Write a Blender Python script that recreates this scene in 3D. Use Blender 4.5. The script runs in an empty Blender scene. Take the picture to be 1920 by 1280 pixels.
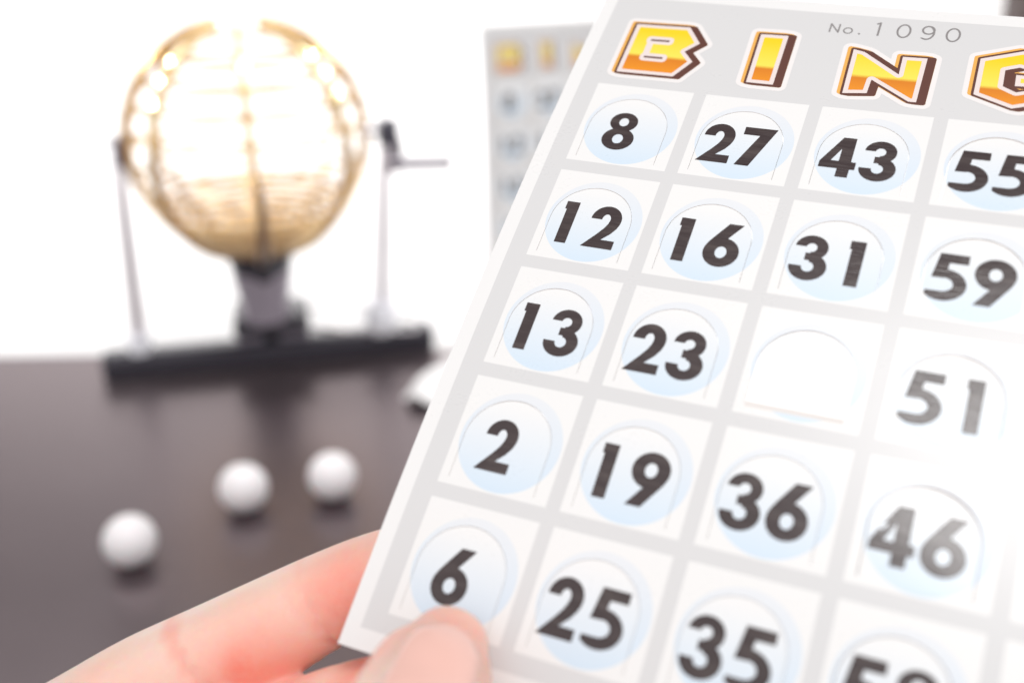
import bpy, bmesh, math, random
import numpy as np
from mathutils import Vector, Matrix
from mathutils.geometry import tessellate_polygon

random.seed(7)
SC = bpy.context.scene
COL = SC.collection
MM = 0.001

# ------------------------------------------------------------------ camera
F = 2080.0                       # focal length in photo pixels (1920 wide)
PITCH = math.radians(25.0)
CAMH = 0.247
CAM = np.array([0.0, 0.0, CAMH])
AX = np.array([[1, 0, 0],
               [0, -math.sin(PITCH), math.cos(PITCH)],
               [0, -math.cos(PITCH), -math.sin(PITCH)]])   # camera (right, down, forward) -> world

cam_d = bpy.data.cameras.new('camera')
cam = bpy.data.objects.new('camera', cam_d)
COL.objects.link(cam)
cam.location = CAM
cam.rotation_euler = (math.pi / 2 - PITCH, 0, 0)
cam_d.sensor_width = 36.0
cam_d.lens = F / 1920.0 * 36.0
cam_d.clip_start = 0.01
cam_d.clip_end = 20.0
cam_d.dof.use_dof = True
cam_d.dof.focus_distance = 0.186
cam_d.dof.aperture_fstop = 8.2
cam_d.dof.aperture_blades = 0
SC.camera = cam

# ------------------------------------------------------------------ world, lamps, exposure
SC.view_settings.view_transform = 'Standard'
SC.view_settings.look = 'None'
SC.view_settings.exposure = 0.0
SC.view_settings.gamma = 1.0
SC.view_settings.use_curve_mapping = False
SC.render.engine = 'CYCLES'
SC.cycles.use_denoising = True
SC.cycles.max_bounces = 10
SC.cycles.caustics_reflective = False
SC.cycles.caustics_refractive = False
SC.cycles.sample_clamp_indirect = 8.0

world = bpy.data.worlds.new('World')
SC.world = world
world.use_nodes = True
bg = world.node_tree.nodes['Background']
bg.inputs['Color'].default_value = (1.0, 0.98, 0.98, 1)
bg.inputs['Strength'].default_value = 1.0
# bright room behind the photographer, dimmer room beyond the paper backdrop
_wt = world.node_tree
_tc = _wt.nodes.new('ShaderNodeTexCoord')
_sp = _wt.nodes.new('ShaderNodeSeparateXYZ')
_wt.links.new(_tc.outputs['Generated'], _sp.inputs[0])
_mr = _wt.nodes.new('ShaderNodeMapRange')
_mr.interpolation_type = 'SMOOTHSTEP'
_mr.inputs[1].default_value = -0.25
_mr.inputs[2].default_value = 0.55
_mr.inputs[3].default_value = 1.06
_mr.inputs[4].default_value = 0.08
_wt.links.new(_sp.outputs[1], _mr.inputs[0])
_wt.links.new(_mr.outputs[0], bg.inputs['Strength'])


def lamp(name, loc, target, size, power, color=(1, 1, 1), size_y=None):
    d = bpy.data.lights.new(name, 'AREA')
    d.shape = 'RECTANGLE' if size_y else 'DISK'
    d.size = size
    if size_y:
        d.size_y = size_y
    d.energy = power
    d.color = color
    o = bpy.data.objects.new(name, d)
    COL.objects.link(o)
    o.location = loc
    v = Vector(target) - Vector(loc)
    o.rotation_euler = v.to_track_quat('-Z', 'Y').to_euler()
    return o


lamp('ceiling_lamp', (0.042, -0.026, 1.10), (0.03, 0.10, 0.2), 0.28, 3.15, (1.0, 0.985, 0.97), 0.26)
lamp('backdrop_fill_lamp', (0.05, 0.70, 0.62), (0.05, 0.98, 0.30), 1.4, 8.2, (1, 0.985, 0.985), 0.25)  # unseen lamp added to overexpose the white backdrop


def spot(name, loc, target, power, cone, color):
    d = bpy.data.lights.new(name, 'SPOT')
    d.energy = power
    d.spot_size = math.radians(cone)
    d.spot_blend = 0.6
    d.shadow_soft_size = 0.03
    d.color = color
    o = bpy.data.objects.new(name, d)
    COL.objects.link(o)
    o.location = loc
    o.rotation_euler = (Vector(target) - Vector(loc)).to_track_quat('-Z', 'Y').to_euler()


# ------------------------------------------------------------------ small helpers
def ray(px, py):
    return np.array([(px - 960) / F, (py - 640) / F, 1.0])


def at_depth(px, py, z_mm):
    """world point seen at photo pixel (px,py), z_mm in front of the lens"""
    return CAM + AX @ (ray(px, py) * z_mm * MM)


def ground(px, py, h=0.0):
    r = AX @ ray(px, py)
    s = (h - CAMH) / r[2]
    return CAM + r * s


def tag(o, label=None, cat=None, group=None, kind=None):
    if label: o['label'] = label
    if cat: o['category'] = cat
    if group: o['group'] = group
    if kind: o['kind'] = kind
    return o


def empty(name, mat=None):
    o = bpy.data.objects.new(name, None)
    o.empty_display_size = 0.01
    COL.objects.link(o)
    if mat is not None:
        o.matrix_world = mat
    return o


def link_mesh(name, me, mats, parent=None):
    for m in (mats if isinstance(mats, (list, tuple)) else [mats]):
        me.materials.append(m)
    o = bpy.data.objects.new(name, me)
    COL.objects.link(o)
    if parent is not None:
        o.parent = parent
    return o


def bm_obj(name, bm, mats, parent=None, smooth=True, sharp=None):
    bmesh.ops.recalc_face_normals(bm, faces=bm.faces)
    me = bpy.data.meshes.new(name)
    bm.to_mesh(me)
    bm.free()
    if smooth:
        for p in me.polygons:
            p.use_smooth = True
        if sharp:
            me.set_sharp_from_angle(angle=math.radians(sharp))
    return link_mesh(name, me, mats, parent)


def add_box(bm, c, s, bev=0.0, rot=None, seg=2):
    r = bmesh.ops.create_cube(bm, size=1.0)
    vs = r['verts']
    for v in vs:
        v.co = Vector((v.co.x * s[0], v.co.y * s[1], v.co.z * s[2]))
    if bev:
        es = list({e for v in vs for e in v.link_edges})
        b = bmesh.ops.bevel(bm, geom=vs + es, offset=bev, segments=seg, affect='EDGES', profile=0.5)
        vs = list({v for f in b['faces'] for v in f.verts} | {v for v in vs if v.is_valid})
    M = Matrix.Translation(Vector(c)) @ (rot.to_4x4() if rot is not None else Matrix.Identity(4))
    for v in vs:
        v.co = M @ v.co


def add_tube(bm, pts, r, n=10, closed=False, caps=True):
    """tube along pts; r number or list"""
    P = [Vector(p) for p in pts]
    N = len(P)
    R = r if isinstance(r, (list, tuple)) else [r] * N
    rings = []
    up = Vector((0, 0, 1))
    t0 = (P[1] - P[0]).normalized()
    if abs(t0.dot(up)) > 0.9:
        up = Vector((0, 1, 0))
    for i in range(N):
        if closed:
            t = (P[(i + 1) % N] - P[(i - 1) % N]).normalized()
        else:
            t = (P[min(i + 1, N - 1)] - P[max(i - 1, 0)]).normalized()
        a = (up - t * up.dot(t)).normalized()
        up = a
        b = t.cross(a)
        rings.append([bm.verts.new(P[i] + (a * math.cos(2 * math.pi * k / n) + b * math.sin(2 * math.pi * k / n)) * R[i]) for k in range(n)])
    for i in range(N if closed else N - 1):
        A, B = rings[i], rings[(i + 1) % N]
        for k in range(n):
            bm.faces.new((A[k], A[(k + 1) % n], B[(k + 1) % n], B[k]))
    if caps and not closed:
        bm.faces.new(rings[0][::-1])
        bm.faces.new(rings[-1])


def thicken(bm, t):
    """give a one-sided sheet a back face and edge walls (no shared vertices, so shading stays clean)"""
    bm.normal_update()
    fs = list(bm.faces)
    be = [e for e in bm.edges if e.is_boundary]
    dat = {v: (v.co.copy(), v.normal.copy()) for v in bm.verts}
    bk = {v: bm.verts.new(dat[v][0] - dat[v][1] * t) for v in dat}
    for f in fs:
        bm.faces.new([bk[v] for v in reversed(f.verts)])
    for e in be:
        f = e.link_faces[0]
        a = [l.vert for l in f.loops if l.edge == e][0]
        b = e.other_vert(a)
        bm.faces.new([bm.verts.new(p) for p in (dat[b][0], dat[a][0], bk[a].co, bk[b].co)])


def add_lathe(bm, prof, n=40, c=(0, 0, 0), cap=True):
    rings = []
    for (r, z) in prof:
        rings.append([bm.verts.new((c[0] + r * math.cos(2 * math.pi * k / n), c[1] + r * math.sin(2 * math.pi * k / n), c[2] + z)) for k in range(n)])
    for A, B in zip(rings, rings[1:]):
        for k in range(n):
            bm.faces.new((A[k], A[(k + 1) % n], B[(k + 1) % n], B[k]))
    if cap:
        bm.faces.new(rings[0][::-1])
        bm.faces.new(rings[-1])


# ------------------------------------------------------------------ node helpers
class NX:
    """tiny arithmetic wrapper round Math nodes"""
    def __init__(self, tree, sock):
        self.t, self.s = tree, sock

    def _m(self, op, a, b=None, c=None):
        n = self.t.nodes.new('ShaderNodeMath')
        n.operation = op
        for i, v in enumerate((a, b, c)):
            if v is None: continue
            if isinstance(v, NX): self.t.links.new(v.s, n.inputs[i])
            else: n.inputs[i].default_value = v
        return NX(self.t, n.outputs[0])

    def __add__(self, o): return self._m('ADD', self, o)
    def __sub__(self, o): return self._m('SUBTRACT', self, o)
    def __rsub__(self, o): return self._m('SUBTRACT', o, self)
    def __mul__(self, o): return self._m('MULTIPLY', self, o)
    def __truediv__(self, o): return self._m('DIVIDE', self, o)
    def floor(self): return self._m('FLOOR', self)
    def abs(self): return self._m('ABSOLUTE', self)
    def lt(self, o): return self._m('LESS_THAN', self, o)
    def gt(self, o): return self._m('GREATER_THAN', self, o)
    def sqrt(self): return self._m('SQRT', self)
    def max(self, o): return self._m('MAXIMUM', self, o)
    def min(self, o): return self._m('MINIMUM', self, o)
    def ramp(self, a, b):
        n = self.t.nodes.new('ShaderNodeMapRange')
        n.inputs[1].default_value = a
        n.inputs[2].default_value = b
        self.t.links.new(self.s, n.inputs[0])
        return NX(self.t, n.outputs[0])


def mix(t, fac, a, b):
    n = t.nodes.new('ShaderNodeMix')
    n.data_type = 'RGBA'
    for idx, v in ((6, a), (7, b)):
        if isinstance(v, NX): t.links.new(v.s, n.inputs[idx])
        else: n.inputs[idx].default_value = (*v, 1)
    if isinstance(fac, NX): t.links.new(fac.s, n.inputs[0])
    else: n.inputs[0].default_value = fac
    return NX(t, n.outputs[2])


def principled(name, color=(0.8, 0.8, 0.8), rough=0.5, metal=0.0, spec=0.5, **kw):
    m = bpy.data.materials.new(name)
    m.use_nodes = True
    p = m.node_tree.nodes['Principled BSDF']
    p.inputs['Base Color'].default_value = (*color, 1)
    p.inputs['Roughness'].default_value = rough
    p.inputs['Metallic'].default_value = metal
    p.inputs['Specular IOR Level'].default_value = spec
    for k, v in kw.items():
        p.inputs[k].default_value = v
    return m, m.node_tree, p


def noise(t, scale, detail=3.0, rough=0.5, vec=None, dist=0.0):
    n = t.nodes.new('ShaderNodeTexNoise')
    n.inputs['Scale'].default_value = scale
    n.inputs['Detail'].default_value = detail
    n.inputs['Roughness'].default_value = rough
    n.inputs['Distortion'].default_value = dist
    if vec is not None:
        t.links.new(vec, n.inputs['Vector'])
    return NX(t, n.outputs[0])


def bump(t, p, h, strength, dist):
    b = t.nodes.new('ShaderNodeBump')
    b.inputs['Strength'].default_value = strength
    b.inputs['Distance'].default_value = dist
    t.links.new(h.s, b.inputs['Height'])
    t.links.new(b.outputs[0], p.inputs['Normal'])
    return b


def objcoord(t):
    n = t.nodes.new('ShaderNodeTexCoord')
    return n.outputs['Object']


def scaled(t, vec, s):
    n = t.nodes.new('ShaderNodeVectorMath')
    n.operation = 'MULTIPLY'
    t.links.new(vec, n.inputs[0])
    n.inputs[1].default_value = s
    return n.outputs[0]


# ------------------------------------------------------------------ materials
def mat_backdrop():
    m, t, p = principled('white_backdrop_paper', (0.86, 0.855, 0.85), 0.6)
    h = noise(t, 300, 4, 0.6, objcoord(t))
    bump(t, p, h, 0.08, 0.0005)
    return m


def mat_table():
    m, t, p = principled('dark_desk_laminate', (0.045, 0.036, 0.038), 0.28, 0, 0.5, IOR=2.65)
    p.inputs['Specular Tint'].default_value = (1.0, 0.83, 0.855, 1)
    co = objcoord(t)
    n1 = noise(t, 9, 4, 0.6, co)
    n2 = noise(t, 900, 3, 0.6, scaled(t, co, (1, 0.25, 1)))
    c = mix(t, n1.ramp(0.3, 0.7), (0.026, 0.020, 0.024), (0.038, 0.030, 0.034))
    t.links.new(c.s, p.inputs['Base Color'])
    r = n1 * 0.06 + n2 * 0.10 + 0.26
    t.links.new(r.s, p.inputs['Roughness'])
    bump(t, p, n2, 0.12, 0.0002)
    return m


PX, PY, CW, CH = 20.0, 20.667, 17.78, 18.28       # cell pitch and cell size in mm


def mat_card_print():
    m, t, p = principled('card_print', (0.8, 0.8, 0.8), 0.3, 0, 0.5)
    co = objcoord(t)
    sep = t.nodes.new('ShaderNodeSeparateXYZ')
    t.links.new(co, sep.inputs[0])
    x = NX(t, sep.outputs[0]) * 1000.0
    y = NX(t, sep.outputs[1]) * 1000.0
    ny = y * -1.0
    cu = ((x + 1.1) / PX).floor()
    cv = ((ny + 1.2) / PY).floor()
    u = x - cu * PX
    v = ny - cv * PY
    in_rows = cv.gt(-0.5) * cv.lt(4.5) * cu.gt(-0.5) * cu.lt(4.5)
    cell = in_rows * u.gt(0.0) * u.lt(CW) * v.gt(0.0) * v.lt(CH)
    grey = x.gt(-3.45) * x.lt(101.2) * ny.lt(103.9) * y.lt(23.3)
    du, dv = u - 9.1, v - 9.8
    rd = (du * du + dv * dv).sqrt()
    disc = rd.lt(8.2) * cell
    au, av = u - 8.5, v - 10.0
    ra = (au * au + av * av).sqrt()
    arch = (ra.lt(7.0)).max(au.abs().lt(7.0) * av.gt(0.0)) * disc
    white = (0.86, 0.855, 0.85)
    c = mix(t, grey, white, (0.70, 0.697, 0.70))
    c = mix(t, cell, c, (0.865, 0.86, 0.852))
    rim = mix(t, v.ramp(2.0, 13.0), (0.80, 0.82, 0.85), (0.69, 0.785, 0.88))
    c = mix(t, disc, c, rim)
    ball = mix(t, v.ramp(4.0, 17.5), (0.87, 0.868, 0.865), (0.655, 0.775, 0.89))
    c = mix(t, arch, c, ball)
    # paper fibre mottle
    nf = noise(t, 1400, 3, 0.6, co)
    c2 = mix(t, nf.ramp(0.2, 0.8) * 0.05, c, (0.70, 0.69, 0.69))
    t.links.new(c2.s, p.inputs['Base Color'])
    fine = noise(t, 2200, 2, 0.5, scaled(t, co, (0.6, 1.0, 1.0)))
    mott = noise(t, 110, 3, 0.5, co)
    t.links.new((fine * 0.04 + mott * 0.06 + 0.235).s, p.inputs['Roughness'])
    bump(t, p, fine * 0.3 + mott, 0.06, 0.0001)
    return m


def mat_ink():
    m, t, p = principled('black_ink', (0.045, 0.030, 0.031), 0.30, 0, 0.5)
    co = objcoord(t)
    n = noise(t, 2600, 2, 0.5, scaled(t, co, (0.10, 1.0, 1.0)))
    sc = noise(t, 500, 2, 0.6, scaled(t, co, (0.25, 1.4, 1.0)))
    c = mix(t, sc.ramp(0.45, 0.80), (0.045, 0.030, 0.031), (0.085, 0.065, 0.062))
    t.links.new(c.s, p.inputs['Base Color'])
    t.links.new((n * 0.12 + 0.15).s, p.inputs['Roughness'])
    bump(t, p, n + sc * 0.5, 0.42, 0.0001)
    return m


def mat_gradient_fill():
    m, t, p = principled('gold_lettering', (0.9, 0.6, 0.05), 0.32)
    sep = t.nodes.new('ShaderNodeSeparateXYZ')
    t.links.new(objcoord(t), sep.inputs[0])
    y = NX(t, sep.outputs[1]) * 1000.0
    top = mix(t, y.ramp(14.5, 8.4), (0.90, 0.66, 0.012), (0.92, 0.78, 0.10))
    low = mix(t, y.ramp(7.4, 3.5), (0.72, 0.22, 0.010), (0.88, 0.31, 0.014))
    c = mix(t, y.ramp(8.3, 7.5), top, low)
    t.links.new(c.s, p.inputs['Base Color'])
    return m


M_BACK = mat_backdrop()
M_TABLE = mat_table()
M_CARD = mat_card_print()
M_INK = mat_ink()
M_FILL = mat_gradient_fill()
M_PAPER, _t, _p = principled('card_paper_back', (0.86, 0.82, 0.79), 0.6)
M_BROWN, _t, _p = principled('brown_print', (0.120, 0.042, 0.030), 0.32)
M_GOLD, _t, _p = principled('gold_print', (0.84, 0.44, 0.10), 0.32)
M_CREAM, _t, _p = principled('cream_print', (0.84, 0.73, 0.70), 0.32)
M_GLOW, _t, _p = principled('white_print', (0.86, 0.83, 0.82), 0.32)
M_GREYINK, _t, _p = principled('grey_ink', (0.26, 0.245, 0.245), 0.4)


def mat_skin():
    m, t, p = principled('skin', (0.85, 0.55, 0.45), 0.42, 0, 0.4)
    co = objcoord(t)
    blot = noise(t, 95, 3, 0.55, co)
    fine = noise(t, 900, 3, 0.6, co)
    att = t.nodes.new('ShaderNodeAttribute')
    att.attribute_name = 'redness'
    red = NX(t, att.outputs['Fac'])
    c = mix(t, blot.ramp(0.3, 0.7), (0.97, 0.75, 0.66), (0.97, 0.66, 0.56))
    c = mix(t, red.min(1.0), c, (0.94, 0.23, 0.16))
    c = mix(t, fine.ramp(0.35, 0.75) * 0.18, c, (0.90, 0.62, 0.50))
    t.links.new(c.s, p.inputs['Base Color'])
    p.inputs['Subsurface Weight'].default_value = 1.0
    p.inputs['Subsurface Radius'].default_value = (1.0, 0.30, 0.15)
    p.inputs['Subsurface Scale'].default_value = 0.0035
    vor = t.nodes.new('ShaderNodeTexVoronoi')
    vor.inputs['Scale'].default_value = 1500
    t.links.new(scaled(t, co, (1, 0.6, 1)), vor.inputs['Vector'])
    h = NX(t, vor.outputs['Distance']) * 0.5 + fine
    bump(t, p, h, 0.5, 0.00012)
    return m


M_SKIN = mat_skin()
M_NAIL, _t, _p = principled('nail', (0.97, 0.60, 0.52), 0.22, 0, 0.5)
_p.inputs['Subsurface Weight'].default_value = 0.0
_p.inputs['Subsurface Radius'].default_value = (1.0, 0.4, 0.3)
_p.inputs['Subsurface Scale'].default_value = 0.004


def mat_brass():
    m, t, p = principled('polished_brass', (0.83, 0.58, 0.22), 0.16, 1.0)
    n = noise(t, 120, 3, 0.5, objcoord(t))
    t.links.new(mix(t, n.ramp(0.3, 0.7), (0.72, 0.50, 0.25), (0.84, 0.65, 0.39)).s, p.inputs['Base Color'])
    t.links.new((n * 0.12 + 0.10).s, p.inputs['Roughness'])
    return m


M_BRASS = mat_brass()
M_STUD, _t, _p = principled('bright_brass', (0.86, 0.74, 0.45), 0.12, 1.0)
M_CRANK, _t, _p = principled('grey_steel', (0.30, 0.28, 0.31), 0.30, 1.0)
M_DEEPBRASS, _t, _p = principled('deep_brass', (0.64, 0.42, 0.18), 0.25, 1.0)
M_DIMBRASS, _t, _p = principled('dim_reflection_brass', (0.30, 0.20, 0.13), 0.30, 1.0)  # brass darkened in colour to stand in for a dark reflection
M_CHROME, _t, _p = principled('chrome', (0.62, 0.60, 0.62), 0.18, 1.0)
M_STEEL, _t, _p = principled('brushed_steel', (0.80, 0.76, 0.81), 0.30, 1.0)
M_CAP, _t, _p = principled('dark_slate_plastic', (0.075, 0.072, 0.095), 0.3)
M_BLACK, _t, _p = principled('black_plastic', (0.040, 0.037, 0.050), 0.2, 0, 0.6)
M_SMOKE, _t, _p = principled('smoky_grey_plastic', (0.22, 0.195, 0.235), 0.25, 0, 0.5)
M_LILAC, _t, _p = principled('grey_lilac_plastic', (0.42, 0.37, 0.43), 0.22, 0, 0.5)
M_CLEAR, _t, _p = principled('frosted_white_plastic', (0.88, 0.88, 0.93), 0.3, 0, 0.5)


def mat_ball():
    m, t, p = principled('white_ball_plastic', (0.88, 0.85, 0.86), 0.35, 0, 0.45)
    p.inputs['Subsurface Weight'].default_value = 0.85
    p.inputs['Subsurface Radius'].default_value = (1.0, 0.75, 0.8)
    p.inputs['Subsurface Scale'].default_value = 0.008
    n = noise(t, 260, 3, 0.5, objcoord(t))
    bump(t, p, n, 0.05, 0.0003)
    return m


M_BALL = mat_ball()
M_TISSUE, _t, _p = principled('white_paper', (0.88, 0.87, 0.865), 0.7, 0, 0.3)
M_WOOD, _t, _p = principled('dark_brown_wood', (0.055, 0.022, 0.016), 0.45)
_n = noise(_t, 40, 4, 0.6, scaled(_t, objcoord(_t), (6, 6, 0.6)))
_t.links.new(mix(_t, _n.ramp(0.3, 0.7), (0.022, 0.008, 0.006), (0.040, 0.016, 0.011)).s, _p.inputs['Base Color'])

# ------------------------------------------------------------------ setting: white backdrop sweep and dark table top
bm = bmesh.new()
prof = [(-0.9, -0.0012), (0.0, -0.0012), (0.6, -0.0012), (0.86, -0.0012)]
for k in range(1, 13):
    a = k / 12 * math.pi / 2
    prof.append((0.86 + 0.12 * math.sin(a), -0.0012 + 0.12 * (1 - math.cos(a))))
prof += [(0.98, 0.28), (0.98, 0.35)]
xs = [-1.4, -0.7, 0, 0.7, 1.4]
grid = [[bm.verts.new((x, yy, zz)) for (yy, zz) in prof] for x in xs]
for i in range(len(xs) - 1):
    for j in range(len(prof) - 1):
        bm.faces.new((grid[i][j], grid[i + 1][j], grid[i + 1][j + 1], grid[i][j + 1]))
o = bm_obj('backdrop', bm, M_BACK)
tag(o, 'white paper backdrop sweeping up behind the table', 'backdrop', kind='structure')

gl, gr = ground(0, 668), ground(860, 656)
sl = (gr[1] - gl[1]) / (gr[0] - gl[0])
bm = bmesh.new()
cr = [(-1.1, -0.75), (1.1, -0.75), (1.1, gl[1] + sl * (1.1 - gl[0])), (-1.1, gl[1] + sl * (-1.1 - gl[0]))]
top = [bm.verts.new((a, b, 0.0)) for a, b in cr]
bot = [bm.verts.new((a, b, -0.0010)) for a, b in cr]
bm.faces.new(top)
bm.faces.new(bot[::-1])
for k in range(4):
    bm.faces.new((bot[k], bot[(k + 1) % 4], top[(k + 1) % 4], top[k]))
o = bm_obj('table_top', bm, M_TABLE, smooth=False)
tag(o, 'dark brown-grey smooth table top', 'table', kind='structure')


# ------------------------------------------------------------------ outlines: implicit shape -> contour loops -> flat mesh
def contours(f, x0, x1, y0, y1, h):
    nx, ny = int((x1 - x0) / h) + 2, int((y1 - y0) / h) + 2
    X = x0 + np.arange(nx) * h
    Y = y0 + np.arange(ny) * h
    XX, YY = np.meshgrid(X, Y)
    V = f(XX, YY)
    V = np.where(np.abs(V) < 1e-9, 1e-9, V)
    ins = V < 0
    nxt = {}

    def edge_pt(i, j, d):                    # d=0 horizontal edge (i,j)-(i,j+1); d=1 vertical (i,j)-(i+1,j)
        if d == 0:
            a, b = V[i, j], V[i, j + 1]
            return (X[j] + h * a / (a - b), Y[i])
        a, b = V[i, j], V[i + 1, j]
        return (X[j], Y[i] + h * a / (a - b))
    segs = {}
    code = ins[:-1, :-1] * 1 + ins[:-1, 1:] * 2 + ins[1:, 1:] * 4 + ins[1:, :-1] * 8
    TB = {1: [(3, 0)], 2: [(0, 1)], 3: [(3, 1)], 4: [(1, 2)], 5: [(3, 0), (1, 2)], 6: [(0, 2)], 7: [(3, 2)],
          8: [(2, 3)], 9: [(2, 0)], 10: [(0, 1), (2, 3)], 11: [(2, 1)], 12: [(1, 3)], 13: [(1, 0)], 14: [(0, 3)]}
    for i, j in zip(*np.nonzero((code > 0) & (code < 15))):
        E = {0: (i, j, 0), 1: (i, j + 1, 1), 2: (i + 1, j, 0), 3: (i, j, 1)}
        for a, b in TB[int(code[i, j])]:
            segs[E[a]] = E[b]
    loops = []
    while segs:
        s = next(iter(segs))
        loop = []
        k = s
        while k in segs:
            loop.append(edge_pt(*k))
            k = segs.pop(k)
        if len(loop) > 5:
            loops.append(np.array(loop))
    return [simplify(l, 0.012) for l in loops]


def simplify(P, tol):
    n = len(P)
    a = 0
    b = int(np.argmax(np.sum((P - P[0]) ** 2, 1)))
    keep = {a, b}
    st = [(a, b), (b, n)]
    Q = np.vstack([P, P[:1]])
    while st:
        i, j = st.pop()
        if j - i < 2: continue
        d = Q[j] - Q[i]
        L = math.hypot(*d) or 1e-9
        dist = np.abs(d[0] * (Q[i + 1:j, 1] - Q[i, 1]) - d[1] * (Q[i + 1:j, 0] - Q[i, 0])) / L
        k = int(np.argmax(dist))
        if dist[k] > tol:
            m = i + 1 + k
            keep.add(m % n)
            st += [(i, m), (m, j)]
    return P[sorted(keep)]


def inside_poly(pts):
    """signed-distance-like function of a polygon (negative inside)"""
    A = np.array(pts, float)
    B = np.roll(A, -1, 0)

    def f(x, y):
        d = np.full(x.shape, 1e9)
        ins = np.zeros(x.shape, bool)
        for (ax, ay), (bx, by) in zip(A, B):
            ex, ey = bx - ax, by - ay
            tt = np.clip(((x - ax) * ex + (y - ay) * ey) / (ex * ex + ey * ey), 0, 1)
            d = np.minimum(d, np.hypot(x - ax - tt * ex, y - ay - tt * ey))
            c = ((ay > y) != (by > y))
            with np.errstate(divide='ignore', invalid='ignore'):
                xi = ax + (y - ay) * ex / (ey if ey != 0 else 1e-12)
            ins ^= c & (x < xi)
        return np.where(ins, -d, d)
    return f


def ell(cx, cy, rx, ry):
    return lambda x, y: (np.sqrt(((x - cx) / rx) ** 2 + ((y - cy) / ry) ** 2) - 1) * min(rx, ry)


def U(*fs): return lambda x, y: np.minimum.reduce([f(x, y) for f in fs])
def I_(*fs): return lambda x, y: np.maximum.reduce([f(x, y) for f in fs])
def NOT(f): return lambda x, y: -f(x, y)
def SUB(a, b): return I_(a, NOT(b))
def box2(a, b, c, d): return inside_poly([(a, c), (b, c), (b, d), (a, d)])
def shift(f, dx, dy): return lambda x, y: f(x - dx, y - dy)


def ring(cx, cy, rx, ry, ix, iy, dx=0, dy=0): return SUB(ell(cx, cy, rx, ry), ell(cx + dx, cy + dy, ix, iy))


DW, DH = 5.7, 8.5
_six = U(ring(2.85, 2.78, 2.85, 2.82, 0.92, 1.12),
         SUB(inside_poly([(0.0, 2.8), (0.10, 3.6), (0.45, 4.45), (0.85, 5.15), (2.95, 8.5), (5.3, 8.5), (3.35, 5.55), (2.6, 4.1), (1.6, 3.2), (0.8, 2.6)]),
             ell(2.85, 2.78, 0.92, 1.12)))
DIG = {
    '0': ring(2.85, 4.25, 2.85, 4.3, 0.95, 2.5),
    '1': inside_poly([(3.0, 6.9), (3.0, 8.5), (5.62 - .3, 8.5), (5.62 - .3, 0), (3.32, 0), (3.32, 6.9)]),
    '2': U(SUB(ring(2.78, 5.85, 2.62, 2.72, 0.72, 1.05), box2(-1, 2.9, 2, 5.75)) if False else
           SUB(ring(2.78, 5.85, 2.62, 2.72, 0.72, 1.05), U(box2(-1, 2.78, 2.0, 5.75), box2(2.7, 6, 2.0, 5.4))),
           inside_poly([(0, 0), (5.45, 0), (5.45, 1.72), (3.05, 1.72), (4.35, 3.1), (5.05, 4.25), (5.30, 5.0), (5.40, 5.8), (3.50, 5.8), (3.36, 5.05), (2.95, 4.1), (2.1, 2.8)])),
    '3': U(SUB(ring(2.72, 6.15, 2.5, 2.35, 0.82, 0.82), box2(-1, 2.0, 4.0, 6.3)) if False else
           SUB(ring(2.72, 6.15, 2.5, 2.35, 0.82, 0.82), box2(-1, 2.72, 3.7, 6.25)),
           SUB(ring(2.78, 2.5, 2.85, 2.55, 0.92, 0.92), box2(-1, 2.78, 2.55, 5.2)),
           box2(2.0, 3.3, 3.72, 5.1)),
    '4': SUB(inside_poly([(0.0, 1.75), (0.0, 3.0), (2.85, 8.5), (4.95, 8.5), (4.95, 3.35), (5.75, 3.35), (5.75, 1.75), (4.95, 1.75), (4.95, 0), (3.0, 0), (3.0, 1.75)]),
             inside_poly([(1.72, 3.35), (3.0, 3.35), (3.0, 6.0)])),
    '5': U(I_(SUB(ring(2.35, 2.80, 3.25, 2.85, 1.38, 1.22, 0.0, 0.05), box2(-2, 2.35, 1.6, 4.0)), lambda x, y: -x, NOT(inside_poly([(-2, 3.9), (-2, 8), (0.9, 8), (0.9, 3.95)]))),
           inside_poly([(0.55, 3.95), (1.25, 8.5), (5.35, 8.5), (5.35, 6.82), (2.75, 6.82), (2.62, 5.6), (2.3, 4.0)])),
    '6': _six,
    '9': lambda x, y: _six(DW - x, DH - y),
    '7': inside_poly([(0.25, 6.78), (0.25, 8.5), (5.75, 8.5), (2.62, 0), (0.25, 0), (3.05, 6.78)]),
    '8': U(ring(2.85, 6.35, 2.48, 2.2, 0.85, 0.95), ring(2.85, 2.45, 2.85, 2.5, 0.95, 1.05)),
}
DIG_LOOPS = {k: contours(f, -0.5, 6.3, -0.5, 9.0, 0.055) for k, f in DIG.items()}


# ------------------------------------------------------------------ the card surface (it is slightly bowed)
def bend(x, y):
    u, v = (x - 40) / 50.0, (y + 50) / 50.0
    return 0.402 * u * u - 0.987 * u * v - 1.664 * v * v


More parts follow.
